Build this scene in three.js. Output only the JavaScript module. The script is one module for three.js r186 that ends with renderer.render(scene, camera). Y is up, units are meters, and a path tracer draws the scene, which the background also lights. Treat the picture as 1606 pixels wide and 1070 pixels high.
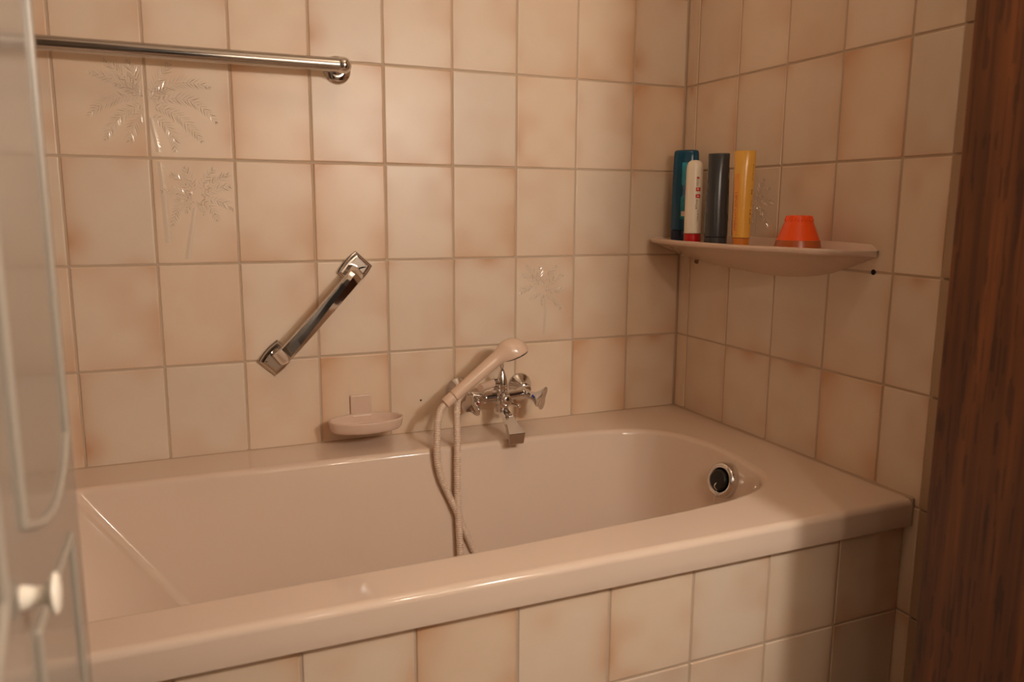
import * as THREE from 'three';
import { mergeGeometries, mergeVertices, toCreasedNormals } from 'three/addons/utils/BufferGeometryUtils.js';
import { RoundedBoxGeometry } from 'three/addons/geometries/RoundedBoxGeometry.js';
import { MarchingCubes } from 'three/addons/objects/MarchingCubes.js';

// ---------------------------------------------------------------- camera, light, exposure
// world: x = 0 is the tiled end wall on the right, z = 0 the long tiled wall, y = 0 a tile joint
// 19 cm above the bath rim. Units are metres.
const scene = new THREE.Scene();
scene.background = new THREE.Color(0x000000);
const camera = new THREE.PerspectiveCamera(46.45, 1606 / 1070, 0.02, 30);
camera.position.set(-1.1704, 0.3135, 1.6739);
camera.rotation.order = 'YXZ';
camera.rotation.set(-0.1668, -0.4043, 0.0053);
camera.focus = 1.85;
camera.userData.fStop = 5.6;
scene.add(camera);

const renderer = new THREE.WebGLRenderer({ antialias: true });
renderer.toneMapping = THREE.LinearToneMapping;
renderer.toneMappingExposure = 1.0;
renderer.shadowMap.enabled = true;
renderer.shadowMap.type = THREE.PCFSoftShadowMap;

const LAMP_Y = 0.64, LAMP_Z = 1.68;

const LAMPS = [ // x, intensity in candela, globe radius, colour: one large cooler globe, two small warm bulbs
  [-0.33, 1.19, 0.06, [1.0, 0.97, 0.91]],
  [-0.61, 0.32, 0.025, [1.0, 0.82, 0.66]],
  [-0.86, 0.11, 0.025, [1.0, 0.82, 0.66]],
];
const CEILING_LAMP = [-0.5, 1.52, 1.05, 0.24, [1.0, 0.78, 0.58]];

// ---------------------------------------------------------------- helpers
function rng(seed) {
  let s = seed >>> 0;
  return () => { s = (s + 0x6D2B79F5) >>> 0; let t = s; t = Math.imul(t ^ (t >>> 15), t | 1); t ^= t + Math.imul(t ^ (t >>> 7), t | 61); return ((t ^ (t >>> 14)) >>> 0) / 4294967296; };
}
const used = {};
function numbered(name) {
  if (!(name in used)) { used[name] = 0; return name; }
  used[name]++;
  return name + '_' + String(used[name]).padStart(3, '0');
}
function shadow(o) { o.castShadow = true; o.receiveShadow = true; return o; }
function thing(name, label, category, pos = [0, 0, 0], group) {
  const o = new THREE.Group();
  o.name = numbered(name); o.position.set(...pos);
  o.userData = { label, category };
  if (group) o.userData.group = group;
  scene.add(o);
  return o;
}
function part(name, geo, mat, parent, extra) {
  const m = shadow(new THREE.Mesh(geo, mat));
  m.name = name;
  if (extra) m.userData = extra;
  parent.add(m);
  return m;
}
function struct(name, geo, mat) {
  const m = shadow(new THREE.Mesh(geo, mat));
  m.name = name; m.userData = { kind: 'structure' };
  scene.add(m);
  return m;
}
function clean(g) { // bare position/normal/uv, non-indexed, so that geometries merge
  const n = g.index ? g.toNonIndexed() : g;
  for (const k of Object.keys(n.attributes)) if (!['position', 'normal', 'uv'].includes(k)) n.deleteAttribute(k);
  if (!n.attributes.uv) n.setAttribute('uv', new THREE.Float32BufferAttribute(new Float32Array(n.attributes.position.count * 2), 2));
  return n;
}
function merge(list) { return mergeGeometries(list.map(clean), false); }
function box(x0, x1, y0, y1, z0, z1, r = 0) {
  const w = x1 - x0, h = y1 - y0, d = z1 - z0;
  const g = r ? new RoundedBoxGeometry(w, h, d, 3, r) : new THREE.BoxGeometry(w, h, d);
  g.translate((x0 + x1) / 2, (y0 + y1) / 2, (z0 + z1) / 2);
  return g;
}
const V = (x, y, z) => new THREE.Vector3(x, y, z);
// a grid of points [row][column] to a smooth surface
function gridSurface(rows, closeU = false, uvScale = null) {
  const nr = rows.length, nc = rows[0].length, pos = [], uv = [], idx = [];
  for (let i = 0; i < nr; i++) for (let j = 0; j < nc; j++) {
    const p = rows[i][j]; pos.push(p.x, p.y, p.z);
    if (uvScale) uv.push(p.x * uvScale, p.z * uvScale); else uv.push(j / (nc - 1), i / (nr - 1));
  }
  const lim = closeU ? nc : nc - 1;
  for (let i = 0; i < nr - 1; i++) for (let j = 0; j < lim; j++) {
    const j2 = (j + 1) % nc, a = i * nc + j, b = i * nc + j2, c = (i + 1) * nc + j, d = (i + 1) * nc + j2;
    idx.push(a, c, b, b, c, d);
  }
  const g = new THREE.BufferGeometry();
  g.setAttribute('position', new THREE.Float32BufferAttribute(pos, 3));
  g.setAttribute('uv', new THREE.Float32BufferAttribute(uv, 2));
  g.setIndex(idx); g.computeVertexNormals();
  return g;
}
function orient(g, dir) { // turn a geometry modelled along +y to point along dir
  g.applyQuaternion(new THREE.Quaternion().setFromUnitVectors(V(0, 1, 0), dir.clone().normalize()));
  return g;
}
function rod(a, b, r0, r1 = r0, seg = 20) {
  const d = b.clone().sub(a), g = new THREE.CylinderGeometry(r1, r0, d.length(), seg);
  orient(g, d); g.translate((a.x + b.x) / 2, (a.y + b.y) / 2, (a.z + b.z) / 2);
  return g;
}
function lathe(profile, seg = 40) { return new THREE.LatheGeometry(profile.map(p => new THREE.Vector2(p[0], p[1])), seg); }
function ball(c, r, seg = 20) { const g = new THREE.SphereGeometry(r, seg, seg * 0.7 | 0); g.translate(c.x, c.y, c.z); return g; }

// value noise, tileable not needed
function noise2(seed) {
  const r = rng(seed), N = 64, t = new Float32Array(N * N);
  for (let i = 0; i < N * N; i++) t[i] = r();
  const at = (x, y) => t[((y % N + N) % N) * N + ((x % N + N) % N)];
  return (x, y) => {
    const xi = Math.floor(x), yi = Math.floor(y); let fx = x - xi, fy = y - yi;
    fx = fx * fx * (3 - 2 * fx); fy = fy * fy * (3 - 2 * fy);
    return (at(xi, yi) * (1 - fx) + at(xi + 1, yi) * fx) * (1 - fy) + (at(xi, yi + 1) * (1 - fx) + at(xi + 1, yi + 1) * fx) * fy;
  };
}
function dataTexture(w, h, fn, srgb = true) {
  const d = new Uint8Array(w * h * 4);
  for (let y = 0; y < h; y++) for (let x = 0; x < w; x++) {
    const c = fn((x + 0.5) / w, (y + 0.5) / h), o = (y * w + x) * 4;
    d[o] = Math.max(0, Math.min(255, c[0])); d[o + 1] = Math.max(0, Math.min(255, c[1])); d[o + 2] = Math.max(0, Math.min(255, c[2])); d[o + 3] = 255;
  }
  const t = new THREE.DataTexture(d, w, h);
  t.magFilter = THREE.LinearFilter; t.minFilter = THREE.LinearFilter;
  t.wrapS = t.wrapT = THREE.RepeatWrapping;
  if (srgb) t.colorSpace = THREE.SRGBColorSpace;
  t.needsUpdate = true;
  return t;
}

// ---------------------------------------------------------------- materials
const mix = (a, b, t) => a.map((v, i) => v + (b[i] - v) * t);
const std = (o) => new THREE.MeshStandardMaterial(o);
const chrome = std({ color: 0xdedcdb, metalness: 1, roughness: 0.1 });
const chromeSatin = std({ color: 0xc4c0bd, metalness: 1, roughness: 0.17 });
const enamel = new THREE.MeshPhysicalMaterial({ color: 0xdcc4af, roughness: 0.07, ior: 1.5 });
const ceramic = new THREE.MeshPhysicalMaterial({ color: 0xd6b9a4, roughness: 0.1, ior: 1.5 });
const beigePlastic = new THREE.MeshPhysicalMaterial({ color: 0xdcbda4, roughness: 0.2 });
const hoseMat = new THREE.MeshPhysicalMaterial({ color: 0xd8bda6, roughness: 0.3 });
const grout = std({ color: 0xbfa890, roughness: 0.95 });
const sealantMat = std({ color: 0xb49a80, roughness: 0.55 });
const plaster = std({ color: 0xd8c8b4, roughness: 0.95 });
const black = std({ color: 0x0b0b0b, roughness: 0.4 });
const holeMat = std({ color: 0x120c08, roughness: 1 });

// glazed tiles: cream body, airbrushed tan towards some edges
const CREAM = [223, 202, 178], TAN = [200, 158, 124];
const tileMats = [];
for (let k = 0; k < 14; k++) {
  const r = rng(900 + k * 17), n1 = noise2(40 + k), n2 = noise2(140 + k);
  const side = [0, 0, 0, 0].map(() => Math.pow(r(), 1.9) * 0.95);
  const lift = (r() - 0.5) * 8, warm = (r() - 0.5) * 6, ox = r() * 30;
  const map = dataTexture(160, 214, (u, v) => {
    const c1 = n1(u * 3 + ox, v * 4), c2 = n2(u * 7 + ox, v * 9), wob = 0.045 * (c2 - 0.5);
    const f = (d, s) => s * Math.exp(-Math.max(0, d + wob) / (0.07 + 0.1 * c1));
    let t = f(u, side[0]) + f(1 - u, side[1]) + f(v, side[2]) + f(1 - v, side[3]);
    t = Math.min(1, t * (0.35 + 0.95 * c1) + 0.22 * Math.max(0, c1 - 0.45) + 0.05 * c2);
    const c = mix(CREAM, TAN, t);
    return [c[0] + lift + warm, c[1] + lift, c[2] + lift - warm];
  });
  tileMats.push(new THREE.MeshPhysicalMaterial({ map, roughness: 0.36, ior: 1.5 }));
}
const reliefMat = new THREE.MeshPhysicalMaterial({ color: 0xdcc8b2, roughness: 0.1, ior: 1.75 });

// ---------------------------------------------------------------- tiles
const TW = 0.15, TH = 0.2004, JOINT = 0.0040, PROUD = 0.0018;
const tileGeoCache = {};
// a tile in its own plane: front face at z = 0 with rounded edges, lying from -w/2..w/2, -h/2..h/2
function tileGeo(w, h) {
  const key = w.toFixed(4) + 'x' + h.toFixed(4);
  if (tileGeoCache[key]) return tileGeoCache[key];
  const W = w - JOINT, H = h - JOINT;
  const rings = [[0, -PROUD - 0.0004], [0, -0.0013], [0.0005, -0.0006], [0.0014, -0.00015], [0.003, 0]];
  const rows = rings.map(([inset, z]) => {
    const a = W / 2 - inset, b = H / 2 - inset, c = 0.0012;
    return [V(-a + c, -b, z), V(a - c, -b, z), V(a, -b + c, z), V(a, b - c, z), V(a - c, b, z), V(-a + c, b, z), V(-a, b - c, z), V(-a, -b + c, z)];
  });
  const pos = [], uv = [], idx = [];
  for (const row of rows) for (const p of row) { pos.push(p.x, p.y, p.z); uv.push(p.x / w + 0.5, p.y / h + 0.5); }
  for (let i = 0; i < rows.length - 1; i++) for (let j = 0; j < 8; j++) {
    const j2 = (j + 1) % 8, a = i * 8 + j, b = i * 8 + j2, c = a + 8, d = b + 8;
    idx.push(a, b, c, b, d, c);
  }
  const o = (rows.length - 1) * 8;
  for (let j = 1; j < 7; j++) idx.push(o, o + j, o + j + 1);
  let g = new THREE.BufferGeometry();
  g.setAttribute('position', new THREE.Float32BufferAttribute(pos, 3));
  g.setAttribute('uv', new THREE.Float32BufferAttribute(uv, 2));
  g.setIndex(idx); g.computeVertexNormals();
  const nn = g.attributes.normal; // keep the face flat
  for (let j = 0; j < 8; j++) nn.setXYZ(o + j, 0, 0, 1);
  tileGeoCache[key] = g;
  return g;
}
const tileRandom = rng(77);
function layTiles(wall, cols, rows, place) { // cols/rows: joint positions in the wall's own plane
  const out = {};
  for (let i = 0; i < cols.length - 1; i++) for (let j = 0; j < rows.length - 1; j++) {
    const w = Math.abs(cols[i + 1] - cols[i]), h = rows[j + 1] - rows[j];
    const t = part(numbered(wall.userData.tileName), tileGeo(w, h), tileMats[tileRandom() * tileMats.length | 0], wall);
    const [p, turn] = place((cols[i] + cols[i + 1]) / 2, (rows[j] + rows[j + 1]) / 2);
    t.position.set(...p); t.rotation.y = turn;
    t.rotation.x = (tileRandom() - 0.5) * 0.003; t.rotation.z = (tileRandom() - 0.5) * 0.0016;
    out[i + ',' + j] = t;
  }
  return out;
}
const FLOOR = -0.757, CEIL = 1.72, LEFT = -1.5;
const range = (a, b, s) => { const o = []; for (let v = a; v <= b + 1e-6; v += s) o.push(v); return o; };

const wallBack = struct('wall_back', box(LEFT - 0.1, 0.1, FLOOR, CEIL, -0.12, -PROUD), grout);
wallBack.userData.tileName = 'tile';
const backCols = [LEFT + 0.004, ...range(-0.1459 - 8 * TW, -0.1459, TW), -0.001];
const backRows = range(-TH, 6 * TH, TH);
const backTiles = layTiles(wallBack, backCols, backRows, (x, y) => [[x, y, 0], 0]);
delete wallBack.userData.tileName;

const RIGHT_END = 0.745;
const wallRight = struct('wall_right', box(PROUD, 0.12, FLOOR, CEIL, -0.0019, 1.95), grout);
wallRight.userData.tileName = 'tile';
const rightCols = [0.001, ...range(0.0464, 0.0464 + 4 * TW, TW), RIGHT_END];
const rightRows = range(-3 * TH, 6 * TH, TH);
const rightTiles = layTiles(wallRight, rightCols, rightRows, (z, y) => [[0, y, z], -Math.PI / 2]);
// narrow edge tiles that finish the run
const edgeMat = new THREE.MeshPhysicalMaterial({ color: 0xa88a6c, roughness: 0.45 });
for (let j = 0; j < rightRows.length - 1; j++) {
  const e = part(numbered('edge_tile'), box(-0.003, PROUD, rightRows[j] + 0.0015, rightRows[j + 1] - 0.0015, RIGHT_END + 0.001, RIGHT_END + 0.023, 0.0018), edgeMat, wallRight);
}
delete wallRight.userData.tileName;

// ---------------------------------------------------------------- embossed palms on some tiles
function curve(pts, t) { // quadratic through three control points
  const [a, b, c] = pts, u = 1 - t;
  return [u * u * a[0] + 2 * u * t * b[0] + t * t * c[0], u * u * a[1] + 2 * u * t * b[1] + t * t * c[1]];
}
function palmRelief(fronds, trunk, trunkW, leafLen, seed, clip) {
  const r = rng(seed), pos = [], idx = [];
  const vert = (a) => { pos.push(...a); return pos.length / 3 - 1; };
  const tri = (a, b, c) => idx.push(vert(a), vert(b), vert(c));
  const inside = (p) => p[0] > clip[0] && p[0] < clip[1] && p[1] > clip[2] && p[1] < clip[3];
  const leaf = (p, q, w) => { // a raised blade with a ridge
    if (!inside(p) || !inside(q)) return;
    const dx = q[0] - p[0], dy = q[1] - p[1], len0 = Math.hypot(dx, dy), nx = -dy / len0 * w, ny = dx / len0 * w;
    const m = [p[0] + dx * 0.45, p[1] + dy * 0.45], h = r() < 0.6 ? 0.00015 + 0.0005 * r() : 0.0010 + 0.0012 * r();
    const L = [m[0] + nx, m[1] + ny, 0.00005], R = [m[0] - nx, m[1] - ny, 0.00005], T = [m[0], m[1], h], P = [p[0], p[1], 0.00025], Q = [q[0], q[1], 0.0001];
    tri(P, T, L); tri(P, R, T); tri(L, T, Q); tri(R, Q, T); // separate facets, so the glaze glints
  };
  for (const f of fronds) {
    const len = Math.hypot(f[2][0] - f[0][0], f[2][1] - f[0][1]), n = Math.max(7, Math.min(18, Math.round(len / 0.0056)));
    const LL = Math.min(leafLen, len * 0.26);
    for (let i = 0; i < n; i++) {
      const t0 = i / n, t1 = (i + 1) / n, p = curve(f, t0), q = curve(f, t1);
      leaf(p, q, 0.0007);
      const ang = Math.atan2(q[1] - p[1], q[0] - p[0]);
      const size = LL * (0.35 + 0.9 * Math.sin(Math.PI * Math.min(1, 0.12 + t0 * 0.86))) * (0.85 + 0.3 * r());
      for (const s of [-1, 1]) {
        const a = ang + s * (0.85 - 0.35 * t0 + (r() - 0.5) * 0.16);
        leaf(p, [p[0] + Math.cos(a) * size, p[1] + Math.sin(a) * size], 0.0012);
      }
    }
  }
  if (trunk) {
    const n = 26;
    const at = (t) => { const k = Math.min(2.999, t * 3), i = k | 0, f = k - i, a = trunk[i], b = trunk[i + 1]; return [a[0] + (b[0] - a[0]) * f, a[1] + (b[1] - a[1]) * f]; };
    for (let i = 0; i < n; i++) {
      const p = at(i / n), q = at((i + 1) / n), w0 = trunkW * (0.75 + 0.35 * i / n), w1 = trunkW * (0.75 + 0.35 * (i + 1) / n) * 0.9;
      if (!inside(p) || !inside(q)) continue;
      const A = [p[0] - w0, p[1], 0.00005], B = [p[0] + w0, p[1], 0.00005], C = [q[0] - w1, q[1], 0.00005], D = [q[0] + w1, q[1], 0.00005];
      const P = [p[0], p[1], 0.0004], Q = [q[0], q[1], 0.0005];
      tri(A, C, Q); tri(A, Q, P); tri(P, Q, D); tri(P, D, B);
    }
  }
  if (!pos.length) return null;
  const g = new THREE.BufferGeometry();
  g.setAttribute('position', new THREE.Float32BufferAttribute(pos, 3));
  g.setAttribute('uv', new THREE.Float32BufferAttribute(new Float32Array(pos.length / 3 * 2), 2));
  g.setIndex(idx);
  g.computeVertexNormals();
  return g;
}
const palmBig = [[[-1.2003, .511], [-1.2121, .5503], [-1.2244, .5777]], [[-1.2073, .5145], [-1.2408, .5446], [-1.2875, .549]], [[-1.2038, .5128], [-1.233, .5564], [-1.2633, .573]], [[-1.2075, .5106], [-1.2606, .5133], [-1.2949, .4719]], [[-1.2048, .4974], [-1.2489, .4798], [-1.2701, .4293]], [[-1.1999, .4899], [-1.2213, .4658], [-1.2293, .4269]], [[-1.1888, .5213], [-1.1685, .5532], [-1.1508, .5736]], [[-1.1895, .5097], [-1.1424, .5588], [-1.0798, .5336]], [[-1.1827, .5024], [-1.114, .5335], [-1.0718, .4665]], [[-1.1813, .4947], [-1.1319, .4856], [-1.1007, .4314]], [[-1.1861, .4771], [-1.1483, .4612], [-1.1513, .4118]], [[-1.1986, .5092], [-1.2136, .5274], [-1.2471, .5311]], [[-1.1973, .5016], [-1.1817, .5179], [-1.1553, .5291]]];
const palmBigTrunk = [[-1.1899, .475], [-1.1803, .4246], [-1.1759, .3455], [-1.1728, .2422]];
const palmMid = [[[-1.1254, .334], [-1.1387, .3681], [-1.165, .3704]], [[-1.1211, .3422], [-1.1274, .3663], [-1.1376, .387]], [[-1.1132, .3463], [-1.1004, .3669], [-1.084, .3834]], [[-1.1095, .3423], [-1.0812, .3631], [-1.057, .3738]], [[-1.11, .3341], [-1.082, .3468], [-1.0542, .3513]], [[-1.1066, .326], [-1.0713, .3263], [-1.0505, .3057]], [[-1.1107, .3219], [-1.0877, .3138], [-1.0816, .2807]], [[-1.1297, .3258], [-1.1569, .3175], [-1.1634, .2728]], [[-1.1294, .3319], [-1.1552, .3457], [-1.18, .3394]], [[-1.1258, .3279], [-1.1447, .3317], [-1.1586, .3215]], [[-1.1185, .3198], [-1.1111, .3137], [-1.1045, .2932]], [[-1.1242, .3218], [-1.1345, .3095], [-1.1391, .2972]]];
const palmMidTrunk = [[-1.1222, .3095], [-1.1289, .2726], [-1.1345, .2438], [-1.1402, .2107]];
const palmSmall = [[[-.3856, .1346], [-.3974, .1661], [-.4191, .1801]], [[-.3879, .1368], [-.4087, .1561], [-.4302, .1608]], [[-.3924, .1265], [-.4176, .1357], [-.4388, .1157]], [[-.3831, .1157], [-.3991, .1079], [-.4104, .1021]], [[-.381, .1365], [-.3847, .1575], [-.385, .1793]], [[-.3764, .1322], [-.3652, .159], [-.3399, .1793]], [[-.3716, .1237], [-.3511, .1503], [-.3232, .1578]], [[-.3693, .1194], [-.3437, .1206], [-.3155, .1259]], [[-.3691, .111], [-.341, .1014], [-.3288, .0754]], [[-.3738, .1112], [-.3852, .1011], [-.3781, .0861]]];
const palmSmallTrunk = [[-.3726, .1069], [-.3698, .073], [-.3711, .0519], [-.373, .0179]];
const palmEnd = [[[.2812, .3303], [.2819, .3586], [.2999, .3771]], [[.2845, .3283], [.2977, .3503], [.3209, .3558]], [[.2863, .3242], [.3113, .3302], [.335, .3261]], [[.2868, .3182], [.3078, .3022], [.3133, .2721]], [[.284, .3162], [.2959, .3], [.2941, .2859]], [[.2785, .3263], [.261, .3508], [.2513, .3551]], [[.2773, .3222], [.2568, .3264], [.2424, .3098]], [[.2809, .3161], [.2684, .2997], [.2666, .2833]]];
const palmEndTrunk = [[.2823, .3182], [.2824, .2979], [.2818, .2795], [.2811, .259]];
function emboss(tiles, cols, rows, mirror, fronds, trunk, tw, ll, seed) {
  for (const key of Object.keys(tiles)) {
    const [i, j] = key.split(',').map(Number), cx = (cols[i] + cols[i + 1]) / 2, cy = (rows[j] + rows[j + 1]) / 2;
    const hw = Math.abs(cols[i + 1] - cols[i]) / 2 - 0.0035, hh = (rows[j + 1] - rows[j]) / 2 - 0.0035, s = mirror ? 1 : 1;
    const loc = (p) => [(p[0] - cx) * s, p[1] - cy];
    const g = palmRelief(fronds.map(f => f.map(loc)), trunk && trunk.map(loc), tw, ll, seed, [-hw, hw, -hh, hh]);
    if (g) part('palm_relief', g, reliefMat, tiles[key], { label: 'glazed palm tree embossed on the tile' });
  }
}
emboss(backTiles, backCols, backRows, false, palmBig, palmBigTrunk, 0.0065, 0.016, 5);
emboss(backTiles, backCols, backRows, false, palmMid, palmMidTrunk, 0.0055, 0.013, 6);
emboss(backTiles, backCols, backRows, false, palmSmall, palmSmallTrunk, 0.003, 0.012, 7);
emboss(rightTiles, rightCols, rightRows, true, palmEnd, palmEndTrunk, 0.003, 0.012, 8);

// ---------------------------------------------------------------- rest of the room
struct('wall_left', box(LEFT - 0.12, LEFT, FLOOR, CEIL, -0.0019, 1.95), std({ color: 0xa88d74, roughness: 0.6 }));
struct('floor', box(LEFT - 0.12, 0.12, FLOOR - 0.1, FLOOR, -0.12, 3.3), std({ color: 0x8f7660, roughness: 0.5 }));
struct('ceiling', box(LEFT - 0.12, 0.12, CEIL, CEIL + 0.1, -0.12, 3.3), plaster);
// wall behind the viewer with a doorway at its left end, and the dim corridor beyond
struct('wall_front', merge([box(-0.95, 0.12, FLOOR, CEIL, 1.83, 1.95), box(LEFT, -0.95, 1.27, CEIL, 1.83, 1.95)]), plaster);
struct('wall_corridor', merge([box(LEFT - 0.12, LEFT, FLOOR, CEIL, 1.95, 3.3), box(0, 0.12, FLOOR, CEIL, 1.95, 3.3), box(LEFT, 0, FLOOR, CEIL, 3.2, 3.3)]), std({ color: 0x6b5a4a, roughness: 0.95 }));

// ---------------------------------------------------------------- bathtub
const RIM = -0.187, TUB_FRONT = 0.733;
function tubContour(pts, n) { // closed smooth contour from anchor points with corner hardness
  const c = new THREE.CatmullRomCurve3(pts.map(p => V(p[0], 0, p[1])), true, 'centripetal');
  return c.getSpacedPoints(n).slice(0, n);
}
{
  const tub = thing('bathtub', 'glossy pinkish beige built-in bathtub with a wide flat rim along the tiled walls', 'bathtub', [0, 0, 0]);
  // contour at the rim: sides by traced anchors; parametrised per stretch so that levels match up
  const arcPts = (cx, cz, rx, rz, a0, a1, n) => { const o = []; for (let i = 0; i < n; i++) { const a = a0 + (a1 - a0) * i / n; o.push([cx + Math.cos(a) * rx, cz + Math.sin(a) * rz]); } return o; };
  const lin = (a, b, n) => { const o = []; for (let i = 0; i < n; i++) o.push([a[0] + (b[0] - a[0]) * i / n, a[1] + (b[1] - a[1]) * i / n]); return o; };
  const P2 = Math.PI / 2;
  // order: back side left->right, back right corner, right end, front right corner, front side right->left, front left corner, left end, back left corner
  const rimC = [
    ...lin([-1.344, 0.128], [-0.40, 0.137], 40), ...(() => { // right end, traced
      const c = new THREE.CatmullRomCurve3([[-0.40, 0.137], [-0.302, 0.147], [-0.215, 0.172], [-0.160, 0.222], [-0.134, 0.30], [-0.130, 0.38], [-0.140, 0.455], [-0.160, 0.522], [-0.205, 0.572], [-0.285, 0.602], [-0.40, 0.617]].map(p => V(p[0], 0, p[1])), false, 'centripetal');
      return c.getSpacedPoints(60).slice(0, 60).map(p => [p.x, p.z]);
    })(), ...lin([-0.40, 0.617], [-0.75, 0.635], 16), ...lin([-0.75, 0.635], [-1.33, 0.641], 24), ...arcPts(-1.33, 0.616, 0.03, 0.025, P2, Math.PI, 8), ...lin([-1.36, 0.616], [-1.36, 0.144], 20), ...arcPts(-1.344, 0.144, 0.016, 0.016, Math.PI, Math.PI + P2, 8)];
  const botC = [
    ...lin([-1.034, 0.215], [-0.42, 0.215], 40), ...(() => {
      const c = new THREE.CatmullRomCurve3([[-0.42, 0.215], [-0.36, 0.220], [-0.31, 0.24], [-0.275, 0.275], [-0.257, 0.325], [-0.255, 0.38], [-0.26, 0.43], [-0.278, 0.485], [-0.315, 0.525], [-0.365, 0.547], [-0.43, 0.552]].map(p => V(p[0], 0, p[1])), false, 'centripetal');
      return c.getSpacedPoints(60).slice(0, 60).map(p => [p.x, p.z]);
    })(), ...lin([-0.43, 0.552], [-0.70, 0.553], 16), ...lin([-0.70, 0.553], [-1.02, 0.553], 24), ...arcPts(-1.02, 0.528, 0.03, 0.025, P2, Math.PI, 8), ...lin([-1.05, 0.528], [-1.05, 0.231], 20), ...arcPts(-1.034, 0.231, 0.016, 0.016, Math.PI, Math.PI + P2, 8)];
  const N = rimC.length, cen = [-0.65, 0.385];
  const rows = [];
  const lip = 0.011, DEPTH = 0.42;
  const push = (s, y, out) => { // s: 0 rim .. 1 bottom; out: outward offset in metres
    rows.push(rimC.map((p, i) => {
      const q = botC[i], x = p[0] + (q[0] - p[0]) * s, z = p[1] + (q[1] - p[1]) * s;
      const a = rimC[(i + 1) % N], b = rimC[(i - 1 + N) % N]; let nx = (a[1] - b[1]), nz = -(a[0] - b[0]); const l = Math.hypot(nx, nz) || 1; nx /= l; nz /= l;
      return V(x + nx * out, y, z + nz * out);
    }));
  };
  for (let k = 0; k <= 6; k++) { const a = P2 * k / 6; push(0.02 * k / 6, RIM - lip * (1 - Math.cos(a)), lip * (1 - Math.sin(a))); }
  const wallEnd = 0.82;
  for (let k = 1; k <= 10; k++) { const t = k / 10; push(0.02 + (wallEnd - 0.02) * t, RIM - lip - (DEPTH - 0.09) * t, 0); }
  for (let k = 1; k <= 8; k++) { const a = P2 * k / 8; push(wallEnd + (1.12 - wallEnd) * Math.sin(a) * 0.9 + 0.02 * k / 8, RIM - lip - DEPTH + 0.09 - 0.085 * (1 - Math.cos(a)), 0); }
  // floor of the tub
  const last = rows[rows.length - 1];
  for (const f of [0.75, 0.5, 0.25, 0.03]) rows.push(last.map(p => V(cen[0] + (p.x - cen[0]) * f, p.y - 0.006 * (1 - f), cen[1] + (p.z - cen[1]) * f)));
  const basin = gridSurface(rows, true, 1);
  // flat rim between the outline and the basin
  const FR = 0.011;
  const outline = [[LEFT, 0.0005], [-0.0005, 0.0005], [-0.0005, TUB_FRONT - FR], [LEFT, TUB_FRONT - FR]];
  const sh = new THREE.Shape(outline.map(p => new THREE.Vector2(p[0], -p[1])));
  sh.holes.push(new THREE.Path(rows[0].map(p => new THREE.Vector2(p.x, -p.z))));
  const flat = new THREE.ShapeGeometry(sh); flat.rotateX(-P2); flat.translate(0, RIM, 0);
  // rounded front edge and fascia
  const prof = [];
  for (let k = 0; k <= 8; k++) { const a = P2 * k / 8; prof.push([TUB_FRONT - FR + FR * Math.sin(a), RIM - FR + FR * Math.cos(a)]); }
  prof.push([TUB_FRONT, RIM - 0.030], [TUB_FRONT - 0.0005, -0.2345], [TUB_FRONT - 0.003, -0.2368], [TUB_FRONT - 0.016, -0.237]);
  const xs = [LEFT, -1.1, -0.7, -0.35, -0.0005];
  const edge = gridSurface(prof.map(([z, y]) => xs.map(x => V(x, y, z))));
  const body = part('tub_shell', merge([basin, flat, edge]), enamel, tub);
  // overflow with the plug parked in it
  const oc = V(-0.160, -0.2345, 0.415), on = V(-1, 0.26, 0.12).normalize();
  const ring = lathe([[0.0, 0.002], [0.0215, 0.002], [0.0225, 0.0085], [0.0245, 0.0125], [0.029, 0.0135], [0.034, 0.0105], [0.0365, 0.005], [0.0368, -0.012]], 48);
  orient(ring, on); ring.translate(oc.x, oc.y, oc.z);
  const of = part('overflow_ring', ring, chrome, tub, { label: 'chrome overflow ring' });
  const plug = lathe([[0, 0.018], [0.016, 0.018], [0.0192, 0.017], [0.021, 0.0145], [0.0218, 0.010], [0.021, 0.003]], 40);
  orient(plug, on); plug.translate(oc.x - 0.002, oc.y, oc.z);
  part('plug', plug, black, tub, { label: 'black rubber plug parked in the overflow' });
  const beads = [];
  const c0 = oc.clone().addScaledVector(on, 0.022).add(V(0, -0.012, 0.004));
  beads.push(new THREE.TorusGeometry(0.006, 0.0011, 8, 20).translate(c0.x, c0.y, c0.z));
  for (let k = 0; k < 26; k++) { const t = k / 25; beads.push(ball(V(c0.x - 0.010 * t, c0.y - 0.008 - 0.105 * t, c0.z - 0.004 * Math.sin(t * 2)), 0.0016, 8)); }
  part('plug_chain', merge(beads), chrome, tub, { label: 'ball chain of the plug' });
}
// sealant along the walls
{
  const q = (n) => { const o = []; for (let k = 0; k <= n; k++) o.push(Math.PI / 2 * k / n); return o; };
  const zs = range(0, 0.73, 0.0365), w = rng(31);
  const wid = zs.map(() => 0.0045 + 0.0022 * w());
  const rightBead = gridSurface(q(4).map(a => zs.map((z, i) => V(-wid[i] * (1 - Math.sin(a)) + 0.0005, RIM + wid[i] * (1 - Math.cos(a)), z))));
  const xs = range(LEFT, 0, 0.05), wid2 = xs.map(() => 0.003 + 0.0012 * w());
  const backBead = gridSurface(q(4).map(a => xs.map((x, i) => V(x, RIM + wid2[i] * (1 - Math.cos(a)), wid2[i] * (1 - Math.sin(a)) - 0.0005))));
  const frontBead = box(-0.006, 0.001, -0.237, RIM + 0.003, 0.716, 0.7335, 0.0028);
  struct('trim_1', merge([rightBead, backBead, frontBead]), sealantMat);
}
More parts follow.
